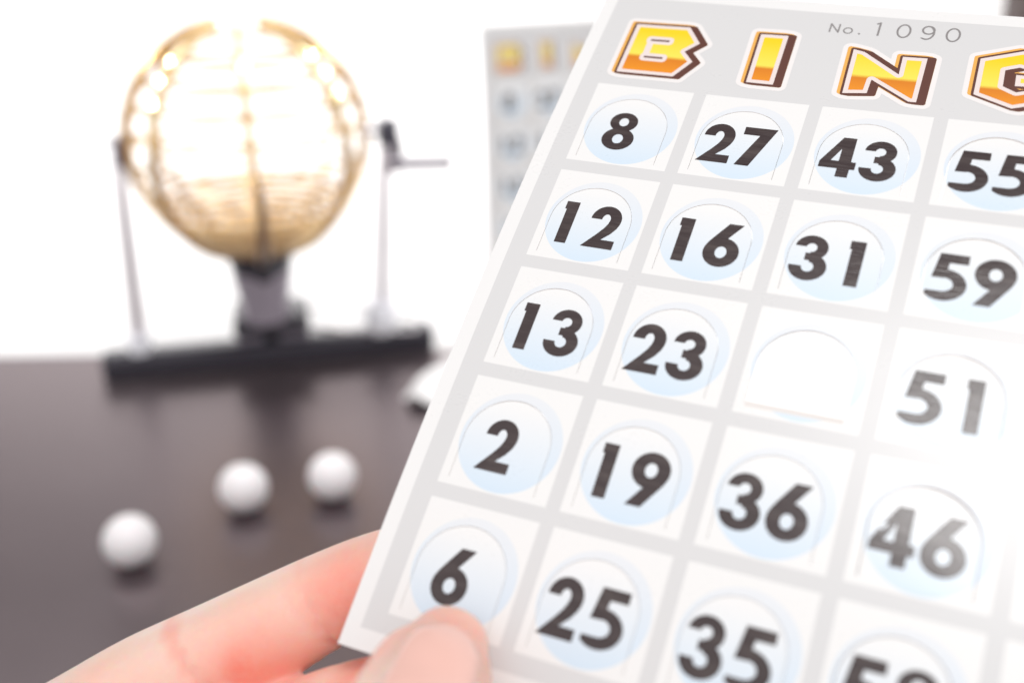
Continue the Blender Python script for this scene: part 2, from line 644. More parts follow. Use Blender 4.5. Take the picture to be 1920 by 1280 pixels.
def flat_mesh(loops, step=5.0):
    """triangulated flat bmesh (mm) from loops with holes, cut along a grid so it can bow"""
    bm = bmesh.new()
    polys = [[Vector((p[0], p[1], 0)) for p in l] for l in loops]
    tris = tessellate_polygon(polys)
    flat = [v for l in polys for v in l]
    vs = [bm.verts.new(v) for v in flat]
    for a, b, c in tris:
        try:
            f = bm.faces.new((vs[a], vs[b], vs[c]))
        except ValueError:
            pass
    xs = [v.x for v in flat]
    ys = [v.y for v in flat]
    for lo, hi, ax in ((min(xs), max(xs), 0), (min(ys), max(ys), 1)):
        k = math.floor(lo / step) + 1
        while k * step < hi:
            co = Vector((0, 0, 0))
            no = Vector((0, 0, 0))
            co[ax] = k * step
            no[ax] = 1
            bmesh.ops.bisect_plane(bm, geom=bm.verts[:] + bm.edges[:] + bm.faces[:], dist=1e-5, plane_co=co, plane_no=no)
            k += 1
    for f in bm.faces:
        if f.normal.z == 0: f.normal_update()
        if f.normal.z < 0: f.normal_flip()
    return bm


def groups(loops):
    """split loops into [outer, holes...] groups"""
    def area(l):
        x, y = l[:, 0], l[:, 1]
        return 0.5 * np.sum(x * np.roll(y, -1) - y * np.roll(x, -1))
    big = sorted(loops, key=lambda l: -abs(area(l)))
    out = []
    sg = None
    for l in big:
        if sg is None: sg = area(l) > 0
        if (area(l) > 0) == sg:
            out.append([l])
        else:
            for g in out:
                if inside_poly(g[0])(l[:1, 0], l[:1, 1])[0] < 0:
                    g.append(l)
                    break
    return out


def lay(bm, lift, zf=None, off=(0, 0)):
    """bow the flat bmesh on to the card surface, in metres; off = object origin in mm"""
    for v in bm.verts:
        x, y = v.co.x, v.co.y
        z = bend(x, y) + lift + (zf(x, y) if zf else 0.0)
        v.co = Vector(((x - off[0]) * MM, (y - off[1]) * MM, z * MM))


def sheet_obj(name, loops, parent, thick=0.34, zf=None, post=None):
    """printed board: front face, back face and edge walls"""
    bm = flat_mesh(loops)
    lay(bm, 0.0, zf)
    if post: post(bm)
    bm.normal_update()
    front = list(bm.faces)
    bound = [e for e in bm.edges if e.is_boundary]
    nv = {v: (v.co.copy(), v.normal.copy()) for v in bm.verts}
    bk = {v: bm.verts.new(nv[v][0] - nv[v][1] * thick * MM) for v in nv}
    for f in front:
        g = bm.faces.new([bk[v] for v in reversed(f.verts)])
        g.material_index = 1
        g.smooth = True
        f.smooth = True
    for e in bound:
        f = e.link_faces[0]
        lv = [l.vert for l in f.loops if l.edge == e]
        a = lv[0]
        b = e.other_vert(a)
        w = [bm.verts.new(p) for p in (nv[b][0], nv[a][0], bk[a].co, bk[b].co)]
        g = bm.faces.new(w)
        g.material_index = 1
    me = bpy.data.meshes.new(name)
    bm.to_mesh(me)
    bm.free()
    return link_mesh(name, me, [M_CARD, M_PAPER], parent)


def arch_pts(r, cx=8.5, cy=-10.0, bottom=-17.2, n=40):
    P = [(cx - r, bottom)]
    P += [(cx + r * math.cos(math.pi - math.pi * k / n), cy + r * math.sin(math.pi - math.pi * k / n)) for k in range(n + 1)]
    P += [(cx + r, bottom)]
    return np.array(P)


NUMS = [['8', '27', '43', '55'], ['12', '16', '31', '59'], ['13', '23', None, '51'], ['2', '19', '36', '46'], ['6', '25', '35', '58']]
# how far the top of each die-cut tab stands out of the board, mm
TILT = [[-.05, -.06, -.06, -.12], [-.06, -.08, -.10, -.14], [-.08, -.06, 0, -.24], [-.10, -.08, -.07, -.42], [-.08, -.07, -.07, -.05]]
SIDE = [[0, 0, 0, .04], [0, 0, -.04, -.05], [0, .02, 0, -.12], [0, 0, 0, -.36], [0, 0, 0, 0]]

LETTERS = {
    'B': ([(2.38, 15.95), (12.45, 16.3), (15.35, 12.3), (13.2, 9.9), (15.35, 7.5), (12.85, 3.4), (2.33, 3.25)],
          [[(6.2, 12.28), (9.7, 12.36), (9.7, 11.92), (6.2, 11.84)], [(6.2, 7.86), (9.7, 7.9), (9.7, 7.44), (6.2, 7.40)]]),
    'I': ([(25.55, 16.2), (30.45, 16.35), (30.65, 3.85), (25.95, 3.85)], []),
    'N': ([(42.15, 14.4), (44.1, 13.9), (50.6, 9.1), (50.5, 13.5), (54.5, 13.6), (54.45, 2.95), (53.2, 2.95), (46.5, 7.3), (46.35, 4.0), (42.45, 3.5)], []),
    'G': ([(62.74, 14.63), (69.1, 17.27), (75.9, 14.4), (75.9, 11.2), (72.2, 11.2), (72.2, 12.1), (69.0, 13.2), (66.87, 12.29), (66.97, 8.46), (69.12, 7.3),
           (72.2, 8.5), (72.2, 8.9), (68.75, 8.75), (68.65, 11.4), (76.0, 11.2), (76.0, 6.2), (68.91, 3.53), (62.85, 6.01)], []),
    'O': ([(83.0, 14.2), (89.2, 16.6), (95.6, 14.2), (95.6, 6.2), (89.2, 3.6), (83.0, 6.2)], [[(87.0, 12.2), (89.3, 13.1), (91.7, 12.2), (91.7, 8.2), (89.3, 7.2), (87.0, 8.2)]]),
}


def build_card(label, group):
    root = empty('bingo_card')
    tag(root, label, 'bingo card', group)
    outer = np.array([(-6.0, -107.0), (103.7, -107.0), (103.7, 26.0), (-6.0, 26.0)])
    loops = [outer]
    for r in range(5):
        for c in range(4):
            A = arch_pts(7.05, bottom=(-16.2 if NUMS[r][c] is None else -17.2)) + np.array([c * PX, -r * PY])
            loops.append(A)
    sheet_obj('card_sheet', loops, root)
    for r in range(5):
        for c in range(4):
            ox, oy = c * PX, -r * PY
            if NUMS[r][c] is None:
                A = arch_pts(6.98, bottom=-16.2) + np.array([ox, oy])
                hy = oy - 16.2

                def fold(bm, hy=hy):
                    ang = math.radians(-158)
                    for v in bm.verts:
                        d = v.co.y - hy * MM
                        z0 = bend(v.co.x * 1000, hy) * MM
                        dz = v.co.z - bend(v.co.x * 1000, v.co.y * 1000) * MM
                        curl = ang * min(1.0, d / (1.2 * MM)) if d > 0 else 0
                        v.co.y = hy * MM + d * math.cos(curl)
                        v.co.z = z0 + d * math.sin(curl) + dz
                sheet_obj('punch_tab', [A], root, post=fold)
                continue
            T, S = TILT[r][c], SIDE[r][c]

            def zf(x, y, ox=ox, oy=oy, T=T, S=S):
                h = max(0.0, (y - oy + 17.2) / 14.2)
                return T * h * h + S * h * (x - ox - 8.5) / 7.0
            A = arch_pts(6.93 if c == 3 else 6.985) + np.array([ox, oy])
            tab = sheet_obj('punch_tab', [A], root, zf=zf)
            s = NUMS[r][c]
            bm2 = None
            starts = [4.75] if len(s) == 1 else [2.05, 8.4]
            allv = bmesh.new()
            for ch, sx in zip(s, starts):
                lo = [l + np.array([ox + sx + (-1.6 if (ch == '1' and sx < 5) else (-1.1 if ch == '1' else 0)), oy - 14.95]) for l in DIG_LOOPS[ch]]
                b = flat_mesh(lo)
                lay(b, 0.018, zf)
                me = bpy.data.meshes.new('tmp')
                b.to_mesh(me)
                b.free()
                allv.from_mesh(me)
                bpy.data.meshes.remove(me)
            me = bpy.data.meshes.new('number')
            for f in allv.faces: f.smooth = True
            allv.to_mesh(me)
            allv.free()
            link_mesh('number', me, M_INK, tab)
    # the gold block letters of the heading
    for ch, (outl, holes) in LETTERS.items():
        base = inside_poly(outl)
        for h in holes:
            base = SUB(base, inside_poly(h))
        x0, x1 = min(p[0] for p in outl) - 4, max(p[0] for p in outl) + 5
        y0, y1 = min(p[1] for p in outl) - 4, max(p[1] for p in outl) + 4
        grow = lambda f, d: (lambda x, y: f(x, y) - d)
        sweep = U(*[shift(grow(base, 0.42), 1.05 * k / 6, -0.12 * k / 6) for k in range(7)])
        gold = U(shift(sweep, -0.55, 0.25), shift(sweep, -0.28, 0.12), shift(sweep, 0, 0.0))
        glow = grow(U(gold, sweep), 0.85)
        layers = [(glow, 0.012, 0), (grow(gold, 0.02), 0.022, 1), (sweep, 0.032, 2), (base, 0.042, 3), (SUB(grow(base, -0.78), box2(5.7, 6.9, 7.2, 12.2)), 0.052, 4)]
        allv = bmesh.new()
        for f, lift, mi in layers:
            b = flat_mesh(contours(f, x0, x1, y0, y1, 0.085))
            lay(b, lift)
            for q in b.faces:
                q.material_index = mi
                q.smooth = True
            me = bpy.data.meshes.new('tmp')
            b.to_mesh(me)
            b.free()
            allv.from_mesh(me)
            bpy.data.meshes.remove(me)
        me = bpy.data.meshes.new('letter')
        allv.to_mesh(me)
        allv.free()
        link_mesh('letter', me, [M_GLOW, M_GOLD, M_BROWN, M_CREAM, M_FILL], root)
    # serial number
    thin = 0.17
    def ln(ax, ay, bx, by, w=thin):
        L = math.hypot(bx - ax, by - ay)
        nx_, ny_ = -(by - ay) / L * w, (bx - ax) / L * w
        return inside_poly([(ax + nx_, ay + ny_), (bx + nx_, by + ny_), (bx - nx_, by - ny_), (ax - nx_, ay - ny_)])
    def el(cx, cy, rx, ry, w=thin): return SUB(ell(cx, cy, rx + w, ry + w), ell(cx, cy, rx - w, ry - w))
    s1 = U(ln(45.35, 18.3, 45.35, 21.85), ln(44.75, 21.35, 45.45, 21.72))
    z0 = el(49.5, 20.05, 1.05, 1.65)
    n9 = U(el(53.5, 20.75, 0.95, 1.0), SUB(el(53.3, 20.1, 1.17, 1.7), box2(50, 53.6, 18.75, 23)))
    z1 = el(57.6, 20.0, 1.05, 1.65)
    no = (U(ln(37.1, 18.3, 37.1, 20.6, .14), ln(37.1, 20.5, 38.6, 18.4, .14), ln(38.6, 18.3, 38.6, 20.6, .14)), el(40.2, 19.05, 0.72, 0.72, .13), ell(42.2, 18.45, .2, .2))
    allv = bmesh.new()
    for f in (s1, z0, n9, z1, *no):
        for lo in groups(contours(f, 36, 60, 17, 23.2, 0.05)):
            b = flat_mesh(lo)
            lay(b, 0.015)
            me = bpy.data.meshes.new('tmp')
            b.to_mesh(me)
            b.free()
            allv.from_mesh(me)
            bpy.data.meshes.remove(me)
    me = bpy.data.meshes.new('serial_number')
    allv.to_mesh(me)
    allv.free()
    link_mesh('serial_number', me, M_GREYINK, root)
    return root


R_CARD = np.array([[0.90641738, 0.33695899, -0.25468837], [0.17063663, -0.84370684, -0.50896159], [-0.3863815, 0.41787247, -0.8222481]])
T_CARD = np.array([15.55586426, -47.12989936, 200.50707252])


def pose(Rw, tw):
    m = Matrix.Identity(4)
    for i in range(3):
        for j in range(3):
            m[i][j] = float(Rw[i, j])
        m[i][3] = float(tw[i])
    return m


GC = 'bingo cards'
card = build_card('large sharp bingo card number 1090 held up in the hand, its centre square punched out', GC)
card.matrix_world = pose(AX @ R_CARD, CAM + AX @ T_CARD * MM)


def children_of(o):
    return [c for c in list(bpy.data.objects) if c.parent == o]


def copy_tree(o, parent=None):
    c = o.copy()
    COL.objects.link(c)
    if parent is not None:
        c.parent = parent
    for ch in children_of(o):
        copy_tree(ch, c)
    return c


# second card, standing far behind, turned and leaning back
card2 = copy_tree(card)
tag(card2, 'blurred bingo card standing upright in the background beside the brass cage')
yaw = math.radians(19)
lean = math.radians(4)
xa = np.array([math.cos(yaw), math.sin(yaw), 0])
fw = np.array([-math.sin(yaw), math.cos(yaw), 0])          # away from the camera
ya = fw * math.sin(lean) + np.array([0, 0, 1]) * math.cos(lean)
R2 = np.stack([xa, ya, np.cross(xa, ya)], 1)
corner = at_depth(894, 46, 524)                              # its upper left corner
card2.matrix_world = pose(R2, corner - R2 @ (np.array([-6.0, 26.0, -5.0]) * MM))
low = corner - R2 @ (np.array([0, 133.0, 0]) * MM)
bm = bmesh.new()
# a small white easel: foot, back strut and ledge under the card
c0 = low + xa * 0.055
hh = float(c0[2])
rz = Matrix.Rotation(yaw, 3, 'Z')
stand = empty('card_stand', Matrix.Translation(Vector((float(c0[0]), float(c0[1]), -0.0012))))
tag(stand, 'small white stand propping up the blurred bingo card at the back', 'stand')
add_box(bm, (fw[0] * 0.004, fw[1] * 0.004, hh - 0.002 + 0.0012), (0.07, 0.014, 0.003), 0.0006, rz)
bm_obj('ledge', bm, M_CLEAR, stand, sharp=40)
bm = bmesh.new()
add_box(bm, (fw[0] * 0.03, fw[1] * 0.03, 0.002), (0.07, 0.09, 0.004), 0.001, rz)
bm_obj('foot', bm, M_CLEAR, stand, sharp=40)
bm = bmesh.new()
Hs = hh + 0.07
add_box(bm, (fw[0] * (0.005 + 0.5 * Hs * math.tan(lean)) + fw[0] * 0.006 - fw[0] * hh * math.tan(lean), fw[1] * (0.011 + (0.5 * Hs - hh) * math.tan(lean)), Hs / 2), (0.05, 0.003, Hs / math.cos(lean)), 0.0006,
        rz @ Matrix.Rotation(-lean, 3, 'X'))
bm_obj('back_rest', bm, M_CLEAR, stand, sharp=40)

# ------------------------------------------------------------------ the hand
N_CARD = R_CARD[:, 2]


def on_plane(px, py, d):
    """camera-space mm: pixel ray meets the plane d mm in front of (+) or behind (-) the held card"""
    r = ray(px, py)
    return r * ((d + N_CARD @ T_CARD) / (N_CARD @ r))


def cpt(px, py, z): return ray(px, py) * z


def loft(bm, secs, n=28, sub=5):
    """closed tube through sections (centre, half width, half depth, dorsal vector); Catmull-Rom between them"""
    C = np.array([s[0] for s in secs], float)
    W = np.array([s[1] for s in secs], float)
    D = np.array([s[2] for s in secs], float)
    UP = np.array([s[3] for s in secs], float)
    K = len(secs)

    def cr(A, i, t):
        p0, p1, p2, p3 = A[max(i - 1, 0)], A[i], A[i + 1], A[min(i + 2, K - 1)]
        return 0.5 * ((2 * p1) + (p2 - p0) * t + (2 * p0 - 5 * p1 + 4 * p2 - p3) * t * t + (3 * p1 - p0 - 3 * p2 + p3) * t ** 3)
    ts = [(i, k / sub) for i in range(K - 1) for k in range(sub)] + [(K - 2, 1.0)]
    cs = np.array([cr(C, i, t) for i, t in ts])
    ws = [float(cr(W, i, t)) for i, t in ts]
    ds = [float(cr(D, i, t)) for i, t in ts]
    us = [cr(UP, i, t) for i, t in ts]
    frames = []
    rings = []
    for i in range(len(cs)):
        T = cs[min(i + 1, len(cs) - 1)] - cs[max(i - 1, 0)]
        T = T / np.linalg.norm(T)
        u = us[i] - T * (us[i] @ T)
        u /= np.linalg.norm(u)
        s = np.cross(T, u)
        frames.append((cs[i], s, u, ws[i], ds[i], T))

    def put(c, s, u, w, d):
        return [bm.verts.new(Vector(c + s * w * math.cos(2 * math.pi * k / n) + u * d * math.sin(2 * math.pi * k / n))) for k in range(n)]
    c, s, u, w, d, T = frames[0]
    for a in (80, 60, 38, 18):
        q = math.radians(a)
        rings.append(put(c - T * min(w, d) * math.sin(q), s, u, w * math.cos(q), d * math.cos(q)))
    for c, s, u, w, d, T in frames:
        rings.append(put(c, s, u, w, d))
    c, s, u, w, d, T = frames[-1]
    for a in (18, 38, 56, 72, 84):
        q = math.radians(a)
        rings.append(put(c + T * 0.5 * (w + d) * math.sin(q), s, u, w * math.cos(q) ** 0.9, d * math.cos(q) ** 0.9))
    for A, B in zip(rings, rings[1:]):
        for k in range(n):
            bm.faces.new((A[k], A[(k + 1) % n], B[(k + 1) % n], B[k]))
    bm.faces.new(rings[0][::-1])
    bm.faces.new(rings[-1])
    return frames


WR = cpt(-640, 2620, 190)


def from_wrist(k, mcp):
    """two sections carrying a finger back through the palm to the wrist"""
    w0 = WR + np.array([0.30, 0.95, 0.1]) * k
    return [w0, w0 * 0.5 + mcp * 0.5]


bm = bmesh.new()
nb = -N_CARD                                      # away from the camera, through the card
dn = np.array([0.36, 0.93, 0.0])
# dorsal side of the fingers behind the card looks away from the card
dors = nb * 0.80 - np.array([0.38, 0.92, 0.0]) * 0.55
dors2 = nb
IDX = [on_plane(-350, 1755, -23.2), on_plane(-58, 1500, -17.2), on_plane(148, 1368, -14.2), on_plane(274, 1292, -13.2), on_plane(400, 1238, -12.6), on_plane(497, 1186, -12.2),
       on_plane(600, 1130, -11.8), on_plane(690, 1092, -11.2), on_plane(765, 1062, -10.8), on_plane(812, 1043, -10.6)]
wI = [11, 10.6, 9.3, 8.9, 9.05, 8.55, 7.75, 7.6, 7.0, 6.0]
dI = [11, 10.2, 9.0, 8.6, 8.9, 8.0, 7.2, 6.9, 6.2, 5.4]
IDX_ALL = from_wrist(-12, IDX[0]) + IDX
wI = [10.5, 11.5] + wI
dI = [11, 11.5] + dI
fI = loft(bm, [(c, w, d, nb) for c, w, d in zip(IDX_ALL, wI, dI)])
MID = [on_plane(-230, 1960, -27.2), on_plane(80, 1690, -21.2), on_plane(290, 1540, -17.2), on_plane(470, 1435, -14.2), on_plane(590, 1370, -13.2), on_plane(690, 1333, -12.6),
       on_plane(800, 1306, -11.6), on_plane(885, 1290, -11)]
loft(bm, [(c, w, d, nb) for c, w, d in zip(from_wrist(-2, MID[0]) + MID, [10.5, 11.5, 11, 10.4, 9.2, 9.0, 8.4, 7.9, 7.3, 6.2], [11, 11.5, 11, 10, 9, 8.8, 8, 7.4, 6.8, 5.6])])
RNG = [on_plane(-100, 2150, -29.2), on_plane(180, 1900, -25.2), on_plane(390, 1740, -20.2), on_plane(560, 1640, -17.2), on_plane(690, 1590, -14.7), on_plane(790, 1560, -12.7), on_plane(870, 1545, -11.4)]
loft(bm, [(c, w, d, nb) for c, w, d in zip(from_wrist(8, RNG[0]) + RNG, [10.5, 11, 10.5, 9.8, 8.8, 8.6, 7.8, 7.2, 6.0], [11, 11, 10.5, 9.5, 8.6, 8.4, 7.4, 6.8, 5.4])])
PNK = [on_plane(20, 2330, -31.2), on_plane(300, 2110, -29.2), on_plane(470, 1960, -24.2), on_plane(600, 1880, -21.2), on_plane(700, 1835, -18.2), on_plane(780, 1810, -16.2)]
loft(bm, [(c, w, d, nb) for c, w, d in zip(from_wrist(17, PNK[0]) + PNK, [10, 10.5, 9.5, 8.6, 7.6, 7.3, 6.6, 5.6], [10, 10.5, 9.5, 8.4, 7.4, 7.0, 6.2, 5.0])])
# thumb, in front of the card
side = np.cross(np.array([0.31, -0.95, 0.0]), N_CARD)
thd = N_CARD + np.array([0.42, 0.0, 0.0])
thd /= np.linalg.norm(thd)
THB = [WR + np.array([4.0, -10.0, -12.0]), cpt(-330, 2330, 172), cpt(-20, 2120, 160), cpt(300, 1900, 148), cpt(520, 1730, 139), cpt(655, 1570, 134), on_plane(735, 1440, 13.8), on_plane(785, 1330, 9.3),
       on_plane(812, 1268, 6.5), on_plane(829, 1234, 4.7), on_plane(843, 1203, 3.3)]
wT = [13, 14.5, 14, 12, 10.6, 9.9, 9.6, 9.0, 8.3, 7.2, 5.6]
dT = [13, 14.5, 13.5, 11, 9.6, 9.0, 8.3, 7.4, 6.6, 5.6, 4.4]
fT = loft(bm, [(c, w, d, thd) for c, w, d in zip(THB, wT, dT)])
# palm and wrist
pm = 0.5 * (MID[1] + RNG[1])
wr = WR
across = PNK[1] - IDX[1]
across /= np.linalg.norm(across)
pn = np.cross(pm - wr, across)
pn /= np.linalg.norm(pn)
palm = []
for tt, w, d in ((0.0, 27, 18), (0.25, 32, 17), (0.5, 38, 16), (0.75, 40, 14), (0.95, 39, 11.5)):
    palm.append((wr + (pm - wr) * tt, w, d, pn))
loft(bm, palm, n=40)
fore = wr + (wr - pm) / np.linalg.norm(wr - pm) * 120
loft(bm, [(fore, 36, 30, pn), (0.5 * (fore + wr), 32, 25, pn), (wr, 27, 18.5, pn)], n=40)
for v in bm.verts:
    v.co = Vector(v.co) * MM
bmesh.ops.recalc_face_normals(bm, faces=bm.faces)
me = bpy.data.meshes.new('hand_rough')
bm.to_mesh(me)
bm.free()
tmp = bpy.data.objects.new('hand_rough', me)
COL.objects.link(tmp)
md = tmp.modifiers.new('r', 'REMESH')
md.mode = 'VOXEL'
md.voxel_size = 0.00062
sm = tmp.modifiers.new('s', 'SMOOTH')
sm.factor = 0.5
sm.iterations = 22
dg = bpy.context.evaluated_depsgraph_get()
dg.update()
hm = bpy.data.meshes.new_from_object(tmp.evaluated_get(dg))
bpy.data.objects.remove(tmp)

# creases and redness, measured along each finger's own axis
nv = len(hm.vertices)
co = np.empty(nv * 3)
hm.vertices.foreach_get('co', co)
co = co.reshape(-1, 3) * 1000.0
no = np.empty(nv * 3)
hm.vertices.foreach_get('normal', no)
no = no.reshape(-1, 3)
disp = np.zeros(nv)
red = np.zeros(nv)


def unit(v): return v / np.linalg.norm(v)


def crease(c, axis, tilt, depth, width, reach):
    """a fold across the finger: plane through c, normal = axis tilted"""
    global disp, red
    a = unit(axis + tilt)
    rel = co - c
    near = np.linalg.norm(rel, axis=1) < reach
    s = rel @ a
    wob = 0.25 * np.sin(rel[:, 0] * 1.7 + rel[:, 1] * 1.1)
    g = np.exp(-((s + wob) / width) ** 2) * near * np.clip((reach - np.linalg.norm(rel, axis=1)) / 3.0, 0, 1)
    fade = np.clip((7.5 - rel @ np.array([-0.38, -0.92, 0.0])) / 4.0, 0, 1)
    g = g * fade
    disp -= depth * g
    red = np.maximum(red, 1.0 * depth * np.exp(-((s + wob) / (width * 2.4)) ** 2) * near * np.clip((reach - np.linalg.norm(rel, axis=1)) / 4.0, 0, 1))


aI = unit(IDX[5] - IDX[4])
aD = unit(IDX[7] - IDX[6])
crease(on_plane(398, 1242, -12.6), aI, np.array([0.05, -0.32, 0.0]), 0.45, 0.8, 13)
crease(on_plane(440, 1222, -12.6), aI, np.array([0.05, -0.22, 0.0]), 0.12, 0.6, 11)
for (cx_, cy_, dp, wd) in ((372, 1252, .18, .35), (412, 1236, .26, .3), (432, 1228, .14, .25), (456, 1212, .14, .3), (520, 1172, .08, .3), (590, 1142, .18, .3), (634, 1124, .14, .3), (320, 1290, .10, .35)):
    crease(on_plane(cx_, cy_, -12.4), aI, np.array([0.05, -0.32 + 0.2 * math.sin(cx_), 0.0]), dp, wd, 11)
crease(on_plane(612, 1134, -11.8), aD, np.array([0.12, -0.22, 0.0]), 0.40, 0.7, 11)
# flushed fingertip pads
for c, r_, k in ((on_plane(655, 1115, -6.2), 9.0, 0.85), (on_plane(470, 1290, -7), 11.0, 0.85), (on_plane(450, 1250, -7), 5.0, 1.0), (on_plane(640, 1170, -6.2), 7.0, 0.7), (on_plane(700, 1262, -7.2), 7, 0.9),
                 (on_plane(805, 1235, 7), 10, 0.7), (on_plane(745, 1270, 5.8), 10, 0.85), (on_plane(800, 1180, 5.8), 4, 0.35), (on_plane(700, 1330, 5.8), 9, 0.5), (on_plane(250, 1400, -8.2), 14, 0.35)):
    red = np.maximum(red, 0.85 * k * np.exp(-(np.linalg.norm(co - c, axis=1) / r_) ** 2))
co = co + no * disp[:, None]
world_co = CAM + (co * MM) @ AX.T
hand_o = CAM + AX @ (wr * MM)
hm.vertices.foreach_set('co', (world_co - hand_o).ravel())
at = hm.attributes.new('redness', 'FLOAT', 'POINT')
at.data.foreach_set('value', red.astype(np.float32))
for p in hm.polygons: p.use_smooth = True
hm.update()
hm.name = 'hand'
hand = link_mesh('hand', hm, M_SKIN)
hand.location = hand_o
tag(hand, 'bare left hand coming in from below, thumb and fingers pinching the bingo card corner', 'hand')

# thumbnail
bm = bmesh.new()
tipN = len(fT)
i0, i1 = tipN - 22, tipN - 4
rows = []
for i in range(i0, i1 + 1):
    c, s, u, w, d, T = fT[i]
    tt = (i - i0) / (i1 - i0)
    half = 41 * (1.0 if tt < 0.62 else math.sqrt(max(0.0, 1 - ((tt - 0.62) / 0.40) ** 2)) * 0.80 + 0.20)
    row = []
    for k in range(17):
        a = math.radians(90 + half * (k / 8 - 1))
        edge = abs(k / 8 - 1)
        lift = 0.16 - 0.50 * edge ** 6
        row.append(bm.verts.new(Vector((c + s * (w + lift) * math.cos(a) + u * (d + lift) * math.sin(a)) * MM)))
    rows.append(row)
for A, B in zip(rows, rows[1:]):
    for k in range(16):
        bm.faces.new((A[k], A[k + 1], B[k + 1], B[k]))
for v in bm.verts:
    v.co = Vector(CAM + AX @ np.array(v.co) - hand_o)
bmesh.ops.recalc_face_normals(bm, faces=bm.faces)
if sum((f.normal.dot(Vector(AX @ thd)) for f in bm.faces)) < 0:
    bmesh.ops.reverse_faces(bm, faces=bm.faces)
me = bpy.data.meshes.new('fingernail')
bm.to_mesh(me)
bm.free()
for p in me.polygons: p.use_smooth = True
nail = link_mesh('fingernail', me, M_NAIL, hand)

# ------------------------------------------------------------------ balls on the table
GB = 'white balls on the table'
RB = 0.0097


def ball_at(cx, cy, dia, label):
    # ball resting on the table, its centre seen at (cx, cy)
    r = AX @ ray(cx, cy)
    s = (RB - CAMH) / r[2]
    p = CAM + r * s
    bm = bmesh.new()
    bmesh.ops.create_uvsphere(bm, u_segments=48, v_segments=32, radius=RB)
    o = bm_obj('bingo_ball', bm, M_BALL)
    o.location = p
    o.rotation_euler = (random.random() * 3, random.random() * 3, random.random() * 3)
    tag(o, label, 'ball', GB)
    return o


ball_at(243, 1013, 113, 'white ball nearest the hand, largest of the three on the table')
ball_at(456, 914, 106, 'white ball in the middle of the row of three on the table')
ball_at(623, 892, 104, 'white ball nearest the held card, farthest of the three on the table')

# ------------------------------------------------------------------ white paper sheet behind the held card
fr = [ground(756, 757), ground(800, 768), ground(1150, 800), ground(1800, 830)]
bk_ = [ground(764, 748), ground(838, 690), ground(1150, 610), ground(1800, 590)]
bm = bmesh.new()
NUx, NVx = 80, 24
rows = []
for i in range(NUx + 1):
    a = (i / NUx) ** 1.6 * 3
    k = min(2, int(a))
    tt = a - k
    f0 = fr[k] * (1 - tt) + fr[k + 1] * tt
    b0 = bk_[k] * (1 - tt) + bk_[k + 1] * tt
    row = []
    for j in range(NVx + 1):
        b = j / NVx
        p = f0 * (1 - b) + b0 * b
        z = 0.0014 + 0.0085 * math.exp(-((a - 0.55) / 0.45) ** 2) * math.sin(math.pi * min(1, b * 0.75 + 0.12)) + 0.0012 * (1 + math.sin(3 * a + 5 * b)) * min(1, a)
        row.append(bm.verts.new((p[0], p[1], z)))
    rows.append(row)
for A, B in zip(rows, rows[1:]):
    for j in range(NVx):
        bm.faces.new((A[j], B[j], B[j + 1], A[j + 1]))
thicken(bm, 0.0006)
o = bm_obj('paper_sheet', bm, M_TISSUE)
tag(o, 'white paper with a curled corner lying on the dark table, mostly behind the held card', 'paper')

# ------------------------------------------------------------------ dark wooden post at the upper right
pp = at_depth(1880, 8, 860)
bm = bmesh.new()
add_box(bm, (0, 0, 0.31), (0.05, 0.05, 0.62), 0.003)
o = bm_obj('wooden_post', bm, M_WOOD, sharp=40)
o.location = (pp[0] + 0.013, min(pp[1], 0.84), -0.0012)
tag(o, 'dark brown wooden post at the top right, mostly hidden by the held card', 'post')

# ------------------------------------------------------------------ bingo cage
bl, br = ground(195, 716), ground(815, 657)
ex = br - bl
BW = float(np.linalg.norm(ex))
yaw_c = math.atan2(ex[1], ex[0])
BD, BH = 0.013, 0.0118
fwd = np.array([-math.sin(yaw_c), math.cos(yaw_c), 0])
bc = 0.5 * (bl + br) + fwd * BD / 2
cage = empty('bingo_cage', Matrix.Translation(Vector(bc)) @ Matrix.Rotation(yaw_c, 4, 'Z'))
tag(cage, 'brass wire bingo cage on chrome uprights and a black base', 'bingo cage')
Wi = np.array(cage.matrix_world.inverted())


def loc(p):
    return (Wi @ np.array([*p, 1]))[:3]


# globe centre: where the pixel ray passes the vertical plane through the base's long axis
def on_axis(px, py):
    r = AX @ ray(px, py)
    s = ((bc - CAM) @ fwd) / (r @ fwd)
    return loc(CAM + r * s)


gc = on_axis(466, 262)
ge = on_axis(236, 262)
RG = float(np.linalg.norm(gc - ge)) * 1.0
pL, pR = on_axis(217, 262), on_axis(722, 243)

bm = bmesh.new()
add_box(bm, (0, 0, BH / 2), (BW, BD, BH), 0.0012)
bm_obj('base', bm, M_BLACK, cage, sharp=40)

# wire globe: horizontal rings and upright hoops
globe = empty('globe')
globe.parent = cage
globe.location = gc
ring_bm = bmesh.new()
up_bm = bmesh.new()
lats = [50, 37, 24, 11, -4, -17, -24] + [-30.8 - 4.3 * k for k in range(11)]
for la in lats:
    a = math.radians(la)
    rr = RG * math.cos(a)
    thick = 0.0011 if la > -3 else (0.0010 if la > -32 else 0.0014)
    add_tube(up_bm if la > 0 else ring_bm, [(rr * math.cos(2 * math.pi * k / 96), rr * math.sin(2 * math.pi * k / 96), RG * math.sin(a)) for k in range(96)], thick, 10, closed=True)
bm_obj('wire_rings', ring_bm, M_BRASS, globe)
bm_obj('wire_rings', up_bm, M_DEEPBRASS, globe)
def on_globe(la, lo, r):
    th = -yaw_c + math.radians(15 + lo)
    return Vector((r * math.cos(la) * math.sin(th), -r * math.cos(la) * math.cos(th), r * math.sin(la)))


